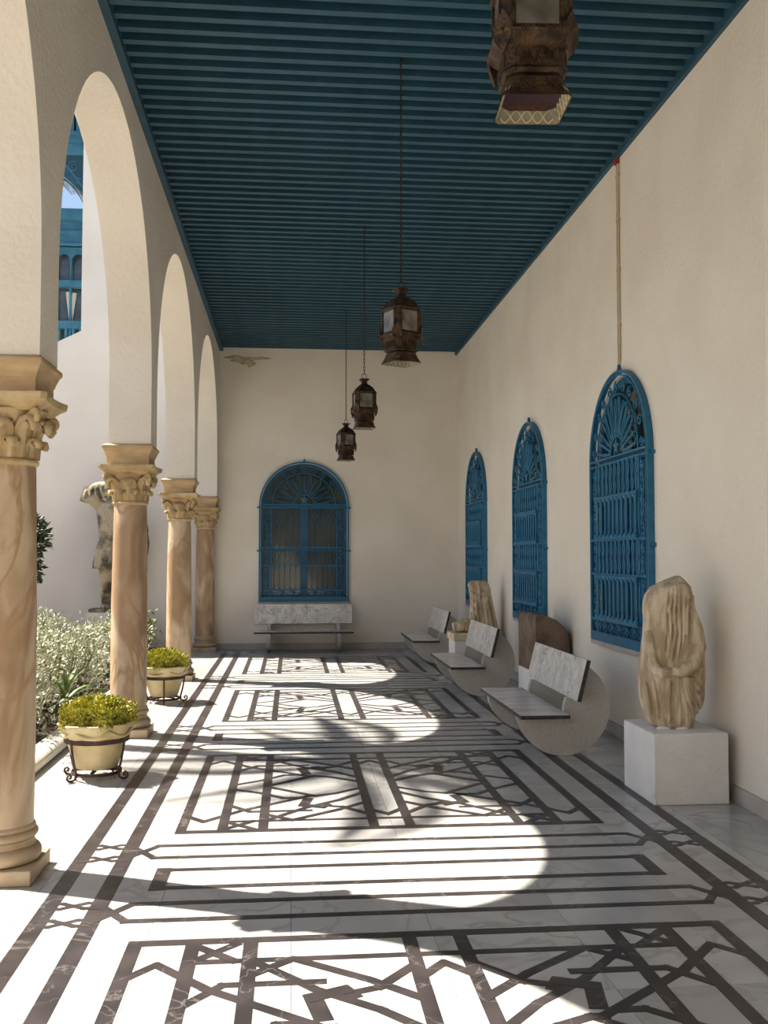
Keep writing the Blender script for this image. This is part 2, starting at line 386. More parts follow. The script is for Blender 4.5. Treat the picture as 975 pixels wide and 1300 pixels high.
# ------------------------------------------------------------------ columns
def make_column(label):
    t = thing('marble_column', label, 'column')
    b = MB(); b.box(-.2, .2, -.2, .2, 0, .075); b.build('plinth', M['base'], t, bevel=.006)
    b = MB()
    prof = [(.15,.075)]
    def torus(zc, r0, rr, n=8): return [(r0+rr*math.cos(a), zc+rr*math.sin(a)) for a in [-PI/2+PI*i/n for i in range(n+1)]]
    prof += torus(.115, .160, .04) + [(.172,.16),(.166,.17),(.164,.182),(.168,.19)] + torus(.213, .160, .022) + [(.170,.24),(.168,.252),(.160,.262)]
    b.lathe(prof, 40); b.build('base', M['base'], t)
    b = MB(); b.lathe([(.159,.26),(.161,.7),(.158,1.3),(.149,1.8),(.143,2.06)], 40); b.build('shaft', M['shaft'], t)
    b = MB(); b.lathe([(.143,2.055)] + torus(2.075,.144,.014,6) + [(.143,2.092)], 40); b.build('necking', M['capital'], t)
    b = MB(); b.lathe([(.138,2.09),(.140,2.14),(.146,2.2),(.160,2.26),(.185,2.31),(.20,2.335)], 32); b.build('bell', M['capital'], t)
    # acanthus leaves: 4 broad face leaves, 4 corner leaves ending in volutes
    def leaf(w, h, out, curl):   # broad leaf rising on the bell and curling out
        m = MB(); rings = []
        path = [(.142,2.095),(.146,2.15),(.152,2.15+h*.35),(.165,2.15+h*.7),(.165+out*.55,2.15+h*.95),(.165+out,2.15+h),(.165+out*1.15,2.15+h-curl*.6),(.165+out*.95,2.15+h-curl)]
        ws = [.72, .85, .95, 1, .95, .75, .5, .22]
        for i, ((r, z), k) in enumerate(zip(path, ws)):
            p0 = path[max(i-1,0)]; p1 = path[min(i+1,len(path)-1)]
            tr, tz = p1[0]-p0[0], p1[1]-p0[1]; l = math.hypot(tr, tz); nr, nz = tz/l, -tr/l
            ring = []
            for j in range(9):
                s_ = -1 + j/4; off = .010*(1-abs(s_)) + .012*(1 if j in (0, 8) else 0) + .010*(1 if j == 4 else 0)
                ring.append((r + nr*off - .012*s_*s_, s_*w*k/2, z + nz*off))
            for j in range(8, -1, -1):
                s_ = -1 + j/4; ring.append((r - nr*.016 - .012*s_*s_, s_*w*k/2, z - nz*.016))
            rings.append(ring)
        m.loft(rings); return m.mesh('acanthus_leaf', M['capital'])
    l1 = leaf(.15, .125, .038, .05); l2 = leaf(.10, .135, .085, .05); l3 = leaf(.085, .03, .022, .03)
    for k in range(4):
        inst('acanthus_leaf', l1, t, rot=(0,0,k*PI/2)); inst('acanthus_leaf', l2, t, rot=(0,0,k*PI/2+PI/4))
    for k in range(8): inst('acanthus_leaf', l3, t, rot=(0,0,k*PI/4+PI/8))
    vb = MB()
    vb.tube([(.255+.03*(1-i/26)*math.cos(a), 0, 2.295+.03*(1-i/26)*math.sin(a)) for i, a in [(i, PI/2 - i*.42) for i in range(20)]], [.018-.0005*i for i in range(20)], 8)
    vb.tube([(.16,0,2.24),(.2,0,2.30),(.255,0,2.325)], [.012,.016,.018], 8)
    vm = vb.mesh('volute', M['capital'])
    for k in range(4): inst('volute', vm, t, rot=(0,0,k*PI/2+PI/4))
    # abacus with hollow sides and cut corners
    def aba(sz, hol):
        pts = []
        for k in range(4):
            a = k*PI/2
            for i in range(9):
                s_ = -1 + i/4; x = sz - hol*(1-s_*s_); y = s_*(sz-.025)
                pts.append((x*math.cos(a)-y*math.sin(a), x*math.sin(a)+y*math.cos(a)))
        return pts
    b = MB(); b.loft([[(x,y,z) for x, y in aba(sz, .022)] for sz, z in ((.185,2.325),(.215,2.355),(.245,2.375),(.25,2.40),(.25,2.41))], smooth=False)
    b.build('abacus', M['capital'], t)
    b = MB(); sq = lambda h, z: [(-h,-h,z),(h,-h,z),(h,h,z),(-h,h,z)]
    b.loft([sq(.185,2.405), sq(.185,2.485), sq(.19,2.49), sq(.196,2.51), sq(.21,2.545), sq(.222,2.56), sq(.222,2.582), sq(.19,ZI)], smooth=False)
    b.build('impost', M['impost'], t, bevel=.004)
    return t
CL = [None, 'tan marble column standing beside the viewer outside the frame',
      'thickest looking tan marble column, nearest one with big acanthus capital and moulded base',
      'pinkish tan marble column standing behind the nearer potted shrub',
      'tan marble column with brown stain and sunlit side beside the farther potted shrub',
      'shaded marble column standing against the end wall of the gallery']
c0 = make_column('tan marble column behind the viewer')
c0.location = (XC, COLY[0], 0); c0['group'] = 'arcade columns'
for i in range(1, 6):
    c = copy_tree(c0); c.location = (XC, COLY[i], 0); c['label'] = CL[i]

# ------------------------------------------------------------------ windows
def make_window(idx, loc, rz, shutters, label):
    t = thing('window_%d' % idx, label, None, loc, rz, kind='structure')
    hw, zs, R = .735, 1.60, .735          # local z=0 at the sill
    def contour(o, d, n=32): return [(-hw-o, 0)] + [(p[0], p[1]) for p in arch_pts(0, hw+o, zs, n)] + [(hw+o, 0)]
    def ringprism(o0, o1, y0, y1, zb, name, m):
        b = MB(); A = [(x, max(z, zb) if z == 0 else z) for x, z in contour(o0, 0)]; B = contour(o1, 0)
        A[0] = (A[0][0], zb); A[-1] = (A[-1][0], zb); n = len(A)
        v = [(x,y0,z) for x,z in A] + [(x,y0,z) for x,z in B] + [(x,y1,z) for x,z in A] + [(x,y1,z) for x,z in B]
        f = []
        for i in range(n-1):
            f += [(i,i+1,n+i+1,n+i), (2*n+i,3*n+i,3*n+i+1,2*n+i+1), (n+i,n+i+1,3*n+i+1,3*n+i), (i,2*n+i,2*n+i+1,i+1)]
        f += [(0,n,3*n,2*n), (n-1,3*n-1,4*n-1,2*n-1)]
        b.add(v, f); b.box(-hw-o1, hw+o1, min(y0,y1), max(y0,y1), -.045 if o1 > 0 else 0, zb)
        return b.build(name, m, t)
    # timber frame and panes in the reveal
    pb = MB(); ct = contour(-.01, 0); pb.add([(x, .085, z) for x, z in ct], [tuple(range(len(ct)))]); pb.add([(x, .095, z) for x, z in ct], [tuple(range(len(ct)))[::-1]])
    pb.build('glass_pane', M['pane'], t)
    ringprism(-.075 if shutters else -.05, -.004, .03, .083, .07, 'timber_frame', M['blue_timber'])
    b = MB(); b.box(-hw+.02, hw-.02, .028, .083, zs-.03, zs+.05); b.build('transom', M['blue_timber'], t)
    b = MB(); b.box(-.065, .065, .026, .083, .03, zs); b.build('mullion', M['blue_timber'], t)
    if shutters:
        for sx in (-1, 1):
            b = MB(); x0, x1 = sorted((sx*.07, sx*(hw-.075)))
            b.box(x0, x1, .05, .08, .07, zs-.04)
            for z0, z1 in ((.12,.52),(.60,.86),(.93,1.26),(1.32,1.52)): b.box(x0+.06, x1-.06, .035, .05, z0, z1)
            sh = b.build('shutter', M['blue_timber'], t, bevel=.006)
    else:
        for sx in (-1, 1):
            b = MB(); x0, x1 = sorted((sx*.07, sx*(hw-.06))); b.box(x0, x1, .05, .083, .82, .86); b.build('glazing_bar', M['blue_timber'], t)
    # iron grille cage standing proud of the wall
    ringprism(.018, .040, -.055, .0, .03, 'grille_frame', M['blue_iron'])
    ringprism(-.008, .004, -.056, -.042, .04, 'grille_rim', M['blue_iron'])
    for z, n_ in ((.025,'rail'),(.155,'rail'),(.575,'rail'),(.885,'rail'),(1.575,'rail'),(1.625,'rail')):
        b = MB(); b.box(-hw, hw, -.055, -.035, z-.009, z+.009); b.build(n_, M['blue_iron'], t)
    for sx in (-1, 1):
        b = MB(); b.box(sx*(hw-.17)-.008, sx*(hw-.17)+.008, -.055, -.035, .04, zs); b.build('stile', M['blue_iron'], t)
    xi = hw-.17; NB = 10 if shutters else 12
    fat = 1.0 if shutters else .4
    sc = MB()      # scrolls in both side borders, foot and arch border
    def scroll(cx, cz, r, a0=0, hand=1):
        sc.tube([(cx + r*(1-i/22)*math.cos(a0+hand*i*.5), -.045, cz + r*(1-i/22)*math.sin(a0+hand*i*.5)) for i in range(17)], .0085, 4)
    for sx in (-1, 1):
        z = .12; k = 0
        while z < zs-.05:
            scroll(sx*(hw-.10), z, .045, PI/2 if k % 2 else -PI/2, sx if k % 2 else -sx); z += .098; k += 1
        sc.tube([(sx*(hw-.10+.035*math.sin(i*.8)), -.045, .06+i*.05) for i in range(31)], .005, 4)
    for i in range(11):
        a = PI*(i+.5)/11; scroll((R-.10)*math.cos(a), zs+(R-.10)*math.sin(a), .05, a, 1 if i % 2 else -1)
    for i in range(6):
        x = -xi + (i+.5)*2*xi/6; sc.bar((x-.09,-.045,.03), (x+.09,-.045,.15), .008); sc.bar((x-.09,-.045,.15), (x+.09,-.045,.03), .008)
        scroll(x-.09, .09, .04, 0, 1)
    tag(sc.build('scrollwork', M['blue_iron'], t), kind='stuff')
    # vertical bars: balusters with flared feet in the two boxed fields, wavy bars between
    bl = MB(); r = .012*fat
    bl.lathe([(r*2.9,0),(r*2.9,.03),(r*1.1,.06),(r*1.7,.075),(r,.10),(r,.38),(r*1.6,.40),(r*1.1,.425),(r*2.9,.45),(r*2.9,.48)], 8)
    bm_ = bl.mesh('baluster', M['blue_iron'])
    wv = MB(); wv.tube([(.024*math.sin(i*PI/6), 0, i*.0185) for i in range(13)], .007*(fat+.3), 4); wv.tube([(-.024*math.sin(i*PI/6), 0, i*.0185) for i in range(13)], .007*(fat+.3), 4)
    wm = wv.mesh('wave_bar', M['blue_iron'])
    for zf, zw in ((.17,.58),(.90,1.28)):
        for i in range(NB):
            x = -xi + (i+.5)*2*xi/NB
            inst('baluster', bm_, t, (x, -.048 if not shutters else -.06, zf), scale=(1, 1, .81 if zf < .5 else .76))
            inst('wave_bar', wm, t, (x, -.045, zw), scale=(1, 1, 1.36))
    if shutters:
        for z in (.158, .545, .89, 1.26):
            b = MB(); b.box(-xi, xi, -.082, -.04, z, z+.022); b.build('rail', M['blue_iron'], t)
    # fan of rays and star in the tympanum
    for i in range(15):
        a = PI*(i+.5)/15
        b = MB(); w = .019 if shutters else .008
        b.bar((.17*math.cos(a), -.045, zs+.03+.17*math.sin(a)), (.50*math.cos(a), -.045, zs+.03+.50*math.sin(a)), w, w, up=(0,1,0))
        b.build('fan_ray', M['blue_iron'], t)
    for rr in (.17, .54):
        b = MB(); b.tube([(rr*math.cos(PI*i/20), -.045, zs+.03+rr*math.sin(PI*i/20)) for i in range(21)], .009, 5); b.build('fan_arc', M['blue_iron'], t)
    lf = MB()
    for i in range(8):
        a = PI*(i+.5)/8; ca, sa = math.cos(a), math.sin(a)
        lf.tube([((.36+.16*math.cos(q))*ca - .05*math.sin(q)*sa, -.05, zs+.03+(.36+.16*math.cos(q))*sa + .05*math.sin(q)*ca) for q in [2*PI*k/12 for k in range(12)]], .007, 4, closed=True)
    tag(lf.build('petal_loops', M['blue_iron'], t), kind='stuff')
    b = MB(); pts = []
    for i in range(10):
        a = PI/2 + i*PI/5; rr = .085 if i % 2 == 0 else .035; pts.append((rr*math.cos(a), zs+.105+rr*math.sin(a)))
    b.prism(pts, 'y', -.055, -.04); b.build('star', M['blue_iron'], t)
    b = MB(); b.prism([(-.03, zs+R+.03), (.03, zs+R+.03), (0, zs+R+.1)], 'y', -.03, 0); b.build('finial', M['blue_iron'], t)
    for sx in (-1, 1):
        for z in (zs-.02, .83):
            b = MB(); b.box(min(sx*hw, sx*(hw+.075)), max(sx*hw, sx*(hw+.075)), -.03, 0, z-.015, z+.015); b.build('wall_tie', M['blue_iron'], t)
    b = MB(); b.box(-hw-.05, hw+.05, -.05, .0, -.085, -.047); b.build('sill', M['skirting'], t)
    return t
make_window(1, (WBX, YB, WIN_Z0), 0, False, 'arched blue grilled window with glass behind, on the end wall')
for i, (y, l) in enumerate(zip(WR, ('nearest arched blue iron window grille, under the conduit on the long wall',
                                    'middle arched blue iron window grille, above the brown stone',
                                    'farthest arched blue iron window grille, behind the seated statue'))):
    make_window(i+2, (XR, y, WIN_Z0), -PI/2, True, l)

# ------------------------------------------------------------------ benches
def make_bench(label):
    t = thing('marble_bench', label, 'bench', group='marble benches with round ends')
    L_ = 1.64
    b = MB(); b.box(-.395, -.0, 0, L_, .325, .357, mis=[0,0,1,0,0,1]); b.build('seat', [M['bench_marble'], M['bench_edge']], t, bevel=.003)
    b = MB(); bk = [(.055,.462),(.136,.785),(.168,.777),(.087,.454)]
    v = [(x,0,z) for x,z in bk] + [(x,L_,z) for x,z in bk]
    b.add(v, [(0,4,5,1),(2,6,7,3)], False, 0); b.add(v, [(0,1,2,3),(4,7,6,5),(1,5,6,2),(0,3,7,4)], False, 1)
    b.build('backrest', [M['bench_marble'], M['bench_edge']], t, bevel=.003)
    r, zc = .385, .385
    pl = [(0.0,.325),(.012,.41),(.03,.462),(.087,.455),(.158,.736)]
    a0 = math.atan2(.736-zc, .158); a1 = -PI - math.asin((.325-zc)/r) if False else -(PI - math.asin((zc-.325)/r))
    n = 44
    pl += [(r*math.cos(a0+(a1-a0)*i/n), zc+r*math.sin(a0+(a1-a0)*i/n)) for i in range(1, n+1)]
    for y in (.21, L_-.27):
        m = MB(); m.prism(pl, 'y', y, y+.06); m.build('side_panel', M['terrazzo'], t, bevel=.004)
    return t
BL = ['marble bench with round ends nearest the viewer, beside the brown stone',
      'marble bench with round ends in the middle of the long wall, before the seated statue',
      'marble bench with round ends farthest along the long wall',
      'marble bench set against the end wall under the glazed window']
bx = make_bench(BL[0]); bx.location = (2.18, 7.6, 0)
for i, y in ((1, 10.98), (2, 14.42)):
    c = copy_tree(bx); c.location = (2.18, y, 0); c['label'] = BL[i]
c = copy_tree(bx); c['label'] = BL[3]; c.location = (WBX+.82-.005, YB-.42, 0); c.rotation_euler = (0, 0, PI/2)

# ------------------------------------------------------------------ near statue on its pedestal
b = MB(); b.box(2.325, 2.825, 6.20, 6.78, 0, .455)
tag(b.build('pedestal', M['whitewash'], bevel=.008), 'square white pedestal under the headless draped statue', 'pedestal')
st = thing('draped_statue', 'headless cream marble statue of a draped torso on the square white pedestal', 'statue', (2.56, 6.50, .455))
PX = .00537
def cxz(cx, cy): return ((810+cx*.1538-858)*PX, max(0.0, (925-(730+cy*.1538))*PX))
prof = [(0,-.11,.14),(.02,-.15,.145),(.08,-.18,.16),(.16,-.205,.20),(.22,-.215,.22),(.34,-.215,.22),(.43,-.212,.215),(.51,-.2,.215),(.62,-.185,.20),(.715,-.177,.188),(.773,-.183,.172),(.83,-.18,.162),(.88,-.168,.15),(.94,-.124,.14),(.975,-.05,.11),(1.0,.01,.085),(1.012,.04,.07)]
def ab(z):
    for p, q in zip(prof, prof[1:]):
        if z <= q[0]:
            k = (z-p[0])/(q[0]-p[0]); xl = p[1]+(q[1]-p[1])*k; xr = p[2]+(q[2]-p[2])*k; break
    else: xl, xr = prof[-1][1:]
    a = (xr-xl)/2
    return (xl+xr)/2, a, min(.165, .45*a+.08) if z < .9 else min(.165, a*.95+.01)
b = MB(); rings = []
for i in range(56):
    z = 1.012*i/55; cx, a, d = ab(z); ring = []
    for j in range(72):
        th = 2*PI*j/72; k = 1 + .018*math.sin(11*th+z*2) * (1 if z < .45 else .5)
        ring.append((cx+a*k*math.cos(th), d*k*math.sin(th), z))
    rings.append(ring)
b.loft(rings)
def on_front(x, z, off=0.0):
    cx, a, d = ab(z); q = max(0.02, 1-((x-cx)/a)**2); return (x, -d*math.sqrt(q)-off, z)
def fold(pts, r=.011, off=.0):
    P = [cxz(*p) for p in pts]; Q = []
    for (x0,z0),(x1,z1) in zip(P, P[1:]):
        for k in range(4): Q.append(on_front(x0+(x1-x0)*k/4, z0+(z1-z0)*k/4, off))
    Q.append(on_front(*P[-1], off)); n = len(Q)
    b.tube(Q, [r*(.5+.5*math.sin(PI*(i+.6)/(n+.2))) for i in range(n)], 6)
for f_ in ([(300,110),(270,300),(275,500),(240,720)], [(330,100),(305,300),(310,520),(280,740)], [(270,140),(235,300),(240,480),(215,700)],
           [(370,110),(345,300),(345,480),(330,600)], [(420,190),(385,280),(372,400),(370,520)], [(465,200),(430,300),(420,420)],
           [(230,170),(205,300),(205,460),(190,640)],
           [(540,420),(520,640),(440,800),(340,830)], [(560,560),(545,760),(460,870),(350,850)], [(575,640),(565,860),(490,960),(400,880),(345,850)],
           [(520,600),(490,720),(420,790)], [(560,800),(520,1000),(470,1010),(360,870)],
           [(330,850),(400,1000),(490,1150)], [(320,850),(370,1010),(440,1190)], [(305,850),(340,1040),(385,1220)], [(285,840),(290,1020),(310,1230)],
           [(540,950),(525,1060),(500,1120)], [(230,880),(215,1050),(225,1210)], [(110,880),(130,1040),(150,1190)], [(70,900),(85,1040),(110,1160)],
           [(360,870),(450,1010),(520,1090)]):
    fold(f_, .0105 if f_[0][1] < 200 else .0145, .011)
# forearm, hands gathered at the waist, broken left sleeve
def fr(cx, cy, off): x, z = cxz(cx, cy); return on_front(x, z, off)
b.tube([fr(430,330,-.045), fr(465,480,-.02), fr(470,610,.015), fr(395,735,.045), fr(300,800,.05), fr(230,800,.045)], [.05,.06,.058,.05,.04,.03], 12)
b.tube([fr(125,500,-.04), fr(110,640,-.01), fr(105,750,.02), fr(130,805,.05), fr(180,812,.055)], [.04,.045,.045,.036,.028], 10)
for k in range(4): b.tube([fr(230-k*4,785+k*16,.062), fr(180-k*6,790+k*15,.075), fr(135,800+k*14,.065)], .011, 6)
b.ell(fr(205,808,.035), (.055,.04,.035))
body = sculpt(b, 'torso', M['statue'], st, .005, 1)
b = MB(); b.ell((-.09,-.10,.0), (.05,.03,.02)); b.ell((.02,-.13,.0), (.045,.03,.02))
b.v = [(x, y, max(z, .0)) for x, y, z in b.v]
b.build('mortar_footing', M['whitewash'], st)

# ------------------------------------------------------------------ brown rounded stone on a white plinth
b = MB(); b.box(2.50, 2.86, 9.95, 10.75, 0, .40)
tag(b.build('plinth_block', M['whitewash'], bevel=.006), 'low white plinth block under the brown rounded stone', 'pedestal')
b = MB()
pl = [(2.50,.40),(2.50,.97),(2.53,1.0),(2.62,.985),(2.72,.94),(2.80,.87),(2.845,.77),(2.86,.65),(2.86,.40)]
b.prism(pl, 'y', 9.97, 10.73); tag(b.build('carved_stone', M['stele'], bevel=.02, seg=3), 'dark brown stone with rounded back standing on the white plinth', 'stone')

# ------------------------------------------------------------------ seated statue fragment on its plinth
b = MB(); b.box(2.19, 2.80, 13.15, 13.65, 0, .46)
tag(b.build('pedestal', M['whitewash'], bevel=.006), 'white pedestal carrying the seated statue fragment', 'pedestal')
b = MB(); b.box(2.17, 2.82, 13.12, 13.68, .46, .56)
tag(b.build('stone_block', M['cream_stone'], bevel=.012), 'cream stone slab between the seated statue and its white pedestal', 'stone')
st2 = thing('seated_statue', 'headless seated statue fragment of cream marble beyond the middle bench', 'statue', (2.60, 13.4, .572))
b = MB(); rings = []
for z, xl, xr, d in ((0,-.17,.22,.2),(.08,-.17,.22,.2),(.16,-.16,.20,.19),(.3,-.15,.165,.17),(.45,-.15,.145,.16),(.58,-.165,.13,.15),(.66,-.17,.10,.13),(.69,-.15,.06,.1)):
    rings.append([((xl+xr)/2+(xr-xl)/2*math.cos(2*PI*j/48)*(1+.03*math.sin(9*2*PI*j/48)), d*math.sin(2*PI*j/48)*(1+.03*math.sin(9*2*PI*j/48)), z) for j in range(48)])
b.loft(rings)
b.tube([(-.05,-.09,.09),(-.25,-.09,.08),(-.40,-.08,.055)], [.10,.085,.06], 12); b.tube([(-.05,.09,.09),(-.25,.09,.08),(-.38,.08,.05)], [.10,.085,.06], 12)
for k in range(6): b.tube([(-.15+.05*k,-.16,.62-.02*k),(-.15+.055*k,-.175,.35),(-.12+.06*k,-.195,.05)], [.008,.016,.02], 6)
for k in range(4): b.tube([(-.16,-.05,.55-.1*k),(-.12,-.15,.50-.1*k),(.02,-.175,.52-.1*k),(.1,-.15,.58-.1*k)], .012, 6)
b.ell((-.13,-.02,.63), (.06,.1,.05))
sculpt(b, 'torso', M['statue'], st2, .011, 3)

# ------------------------------------------------------------------ lanterns
def make_lantern(label):
    t = thing('brass_lantern', label, 'lantern', group='brass lanterns in a row under the ceiling')
    def ring(h, z, ch=.30):     # square with cut corners
        c = h*(1-ch); return [(c,-h,z),(h,-c,z),(h,c,z),(c,h,z),(-c,h,z),(-h,c,z),(-h,-c,z),(-c,-h,z)]
    # bottom of lantern z=0, top .56
    b = MB(); b.loft([ring(.098,.085), ring(.104,.055,.2), ring(.122,.015,.12)], cap=False, smooth=False)
    b.loft([ring(.118,.016,.12), ring(.100,.055,.2), ring(.094,.085)], cap=False, smooth=False, mi=1)
    skirt_ = b.build('skirt', [M['brass'], M['tin']], t)
    fr_ = MB()
    for k in range(4):
        a = k*PI/2; Rz = Matrix.Rotation(a, 4, 'Z')
        q = MB()
        for i in range(5):
            x = -.08 + i*.04
            for s_ in (-1, 1): q.tube([(x+s_*.018*math.sin(PI*j/6), -.1165+.003*j, .019+.006*j) for j in range(7)], .0022, 4)
        fr_.v, fr_.f, fr_.sm, fr_.mi  # keep one mesh
        q.xf(Rz); fr_.add(q.v, q.f)
    tag(fr_.build('fretwork', M['fret'], skirt_), kind='stuff')
    b = MB(); b.loft([ring(.096,.052), ring(.096,.056)], smooth=False); b.build('red_floor_glass', M['red_glass'], t)
    b = MB(); b.loft([ring(.10,.095), ring(.112,.105), ring(.106,.115), ring(.106,.175), ring(.114,.18)], cap=True, smooth=False); lower_ = b.build('lower_body', M['brass'], t)
    bs = MB()
    for k in range(4):
        q = MB()
        for i in range(6):
            x = -.065 + i*.026
            q.tube([(x+.011*math.cos(2*PI*j/8), -.108, .145+.022*math.sin(2*PI*j/8)) for j in range(8)], .0028, 4, closed=True)
        q.xf(Matrix.Rotation(k*PI/2, 4, 'Z')); bs.add(q.v, q.f)
    tag(bs.build('pierced_band', M['brass'], lower_), kind='stuff')
    b = MB(); b.loft([ring(.112,.178), ring(.142,.205), ring(.146,.215), ring(.128,.225)], smooth=False); b.build('gallery', M['brass'], t)
    for k in range(4):
        q = MB(); q.prism([(-.035,.19),(0,.14),(.035,.19),(.04,.235),(.0,.285),(-.04,.235)], 'y', -.171, -.160)
        q.tube([(0,-.165,.215),(0,-.185,.215)], [.014,.004], 6)
        q.xf(Matrix.Rotation(k*PI/2+PI/4, 4, 'Z')); q.build('corner_ornament', M['brass'], t)
    # body posts, panes
    h = .122; c_ = h*.7
    for k in range(8):
        x, y, _ = ring(h, 0)[k]; q = MB(); q.box(x-.007, x+.007, y-.007, y+.007, .22, .40); q.build('post', M['brass'], t)
    for k in range(4):
        q = MB(); q.box(-c_+.008, c_-.008, -h+.002, -h+.005, .225, .395); q.xf(Matrix.Rotation(k*PI/2, 4, 'Z')); q.build('glass_pane', M['frosted'], t)
        q = MB()
        O_ = [(-c_,.22),(c_,.22),(c_,.398),(-c_,.398)]; I_ = [(-c_+.01,.236),(c_-.01,.236),(c_-.01,.384),(-c_+.01,.384)]
        q.loft([[(x,-h+.006,z) for x,z in O_],[(x,-h-.004,z) for x,z in O_],[(x,-h-.004,z) for x,z in I_],[(x,-h+.006,z) for x,z in I_],[(x,-h+.006,z) for x,z in O_]], cap=False, smooth=False)
        q.xf(Matrix.Rotation(k*PI/2, 4, 'Z')); q.build('pane_frame', M['brass'], t)
        q = MB(); w = math.hypot(h-c_, h-c_)/2; rr = (h+c_)/2*math.sqrt(2)
        q.box(-w+.004, w-.004, -rr-.002, -rr+.004, .22, .40); q.xf(Matrix.Rotation(k*PI/2+PI/4, 4, 'Z')); q.build('corner_panel', M['brass'], t)
    b = MB(); b.loft([ring(.13,.395), ring(.136,.405), ring(.118,.42), ring(.098,.455), ring(.062,.485), ring(.036,.50), ring(.028,.522), ring(.045,.54), ring(.060,.555), ring(.048,.556), ring(.02,.54)], smooth=False)
    b.build('cap', M['brass'], t)
    b = MB()
    b.tube([(.03*math.cos(2*PI*i/16), 0, .585+.03*math.sin(2*PI*i/16)) for i in range(16)], .004, 6, closed=True); b.build('ring', M['chain'], t)
    b = MB(); z = .61; k = 0; top = ZC - 2.97
    while z < top+.03:
        pts = [((.009*math.cos(2*PI*i/10), 0, z+.026*math.sin(2*PI*i/10)+.02) if k % 2 else (0, .009*math.cos(2*PI*i/10), z+.026*math.sin(2*PI*i/10)+.02)) for i in range(10)]
        b.tube(pts, .0035, 4, closed=True); z += .042; k += 1
    b.build('chain', M['chain'], t)
    b = MB(); b.tube([(0,0,top-.015),(0,0,top+.08)], .006, 6); b.build('hook', M['chain'], t)
    return t
LL = ['large brass lantern hanging nearest, cut by the top of the picture',
      'second brass lantern from the viewer, hanging before the ceiling edge',
      'third brass lantern from the viewer, hanging against the end wall',
      'smallest looking brass lantern, hanging farthest and lowest before the end wall']
LY = [3.02, 7.0, 10.63, 14.23]
l0 = make_lantern(LL[0]); l0.location = (.757, LY[0], 3.005); l0.scale = (.9, .9, 1); l0.rotation_euler = (0, 0, math.radians(-4))
for i in range(1, 4):
    c = copy_tree(l0); c.location = (.782, LY[i], 2.97); c['label'] = LL[i]; c.rotation_euler = (0, 0, math.radians((0, 28, 8, 20)[i]))

# ------------------------------------------------------------------ conduit on the long wall
cd = thing('conduit', 'thin pale double conduit running down the wall from ceiling to nearest window', 'conduit', (XR, 8.43, 3.30))
for dy in (-.018, .018):
    b = MB(); b.tube([(-.012, dy, .0), (-.012, dy+.003, .8), (-.012, dy-.002, ZC-3.30)], .009, 6); b.build('pipe', M['conduit'], cd)
for z in (.35, .85, 1.3, 1.7):
    b = MB(); b.box(-.022, 0, -.032, .032, z-.01, z+.01); b.build('clip', M['conduit'], cd)
b = MB(); b.box(-.03, 0, -.03, .03, ZC-3.30-.10, ZC-3.30-.05); b.build('junction', M['red'], cd)

# ------------------------------------------------------------------ leaves
def leaves(n, place, size, elong=1.8, seed=1):
    rnd = random.Random(seed); b = MB()
    for _ in range(n):
        p, nrm = place(rnd)
        d = (Vector(nrm) + Vector((rnd.gauss(0,.55), rnd.gauss(0,.55), rnd.gauss(0,.55)))).normalized()
        s_ = d.orthogonal().normalized(); s_.rotate(Matrix.Rotation(rnd.uniform(0, 2*PI), 3, d)); q = d.cross(s_)
        l = size*rnd.uniform(.6, 1.2); w = l/elong/2; p = Vector(p)
        v = [p, p+d*l*.5+s_*w+q*w*.35, p+d*l, p+d*l*.5-s_*w+q*w*.35]
        b.add(v, [(0,1,2),(0,2,3)])
    return b
def raw(mb, name, m, parent):
    me = bpy.data.meshes.new(name); me.from_pydata(mb.v, [], mb.f); me.materials.append(m); me.update()
    o = bpy.data.objects.new(name, me); C.objects.link(o); o.parent = parent; return o

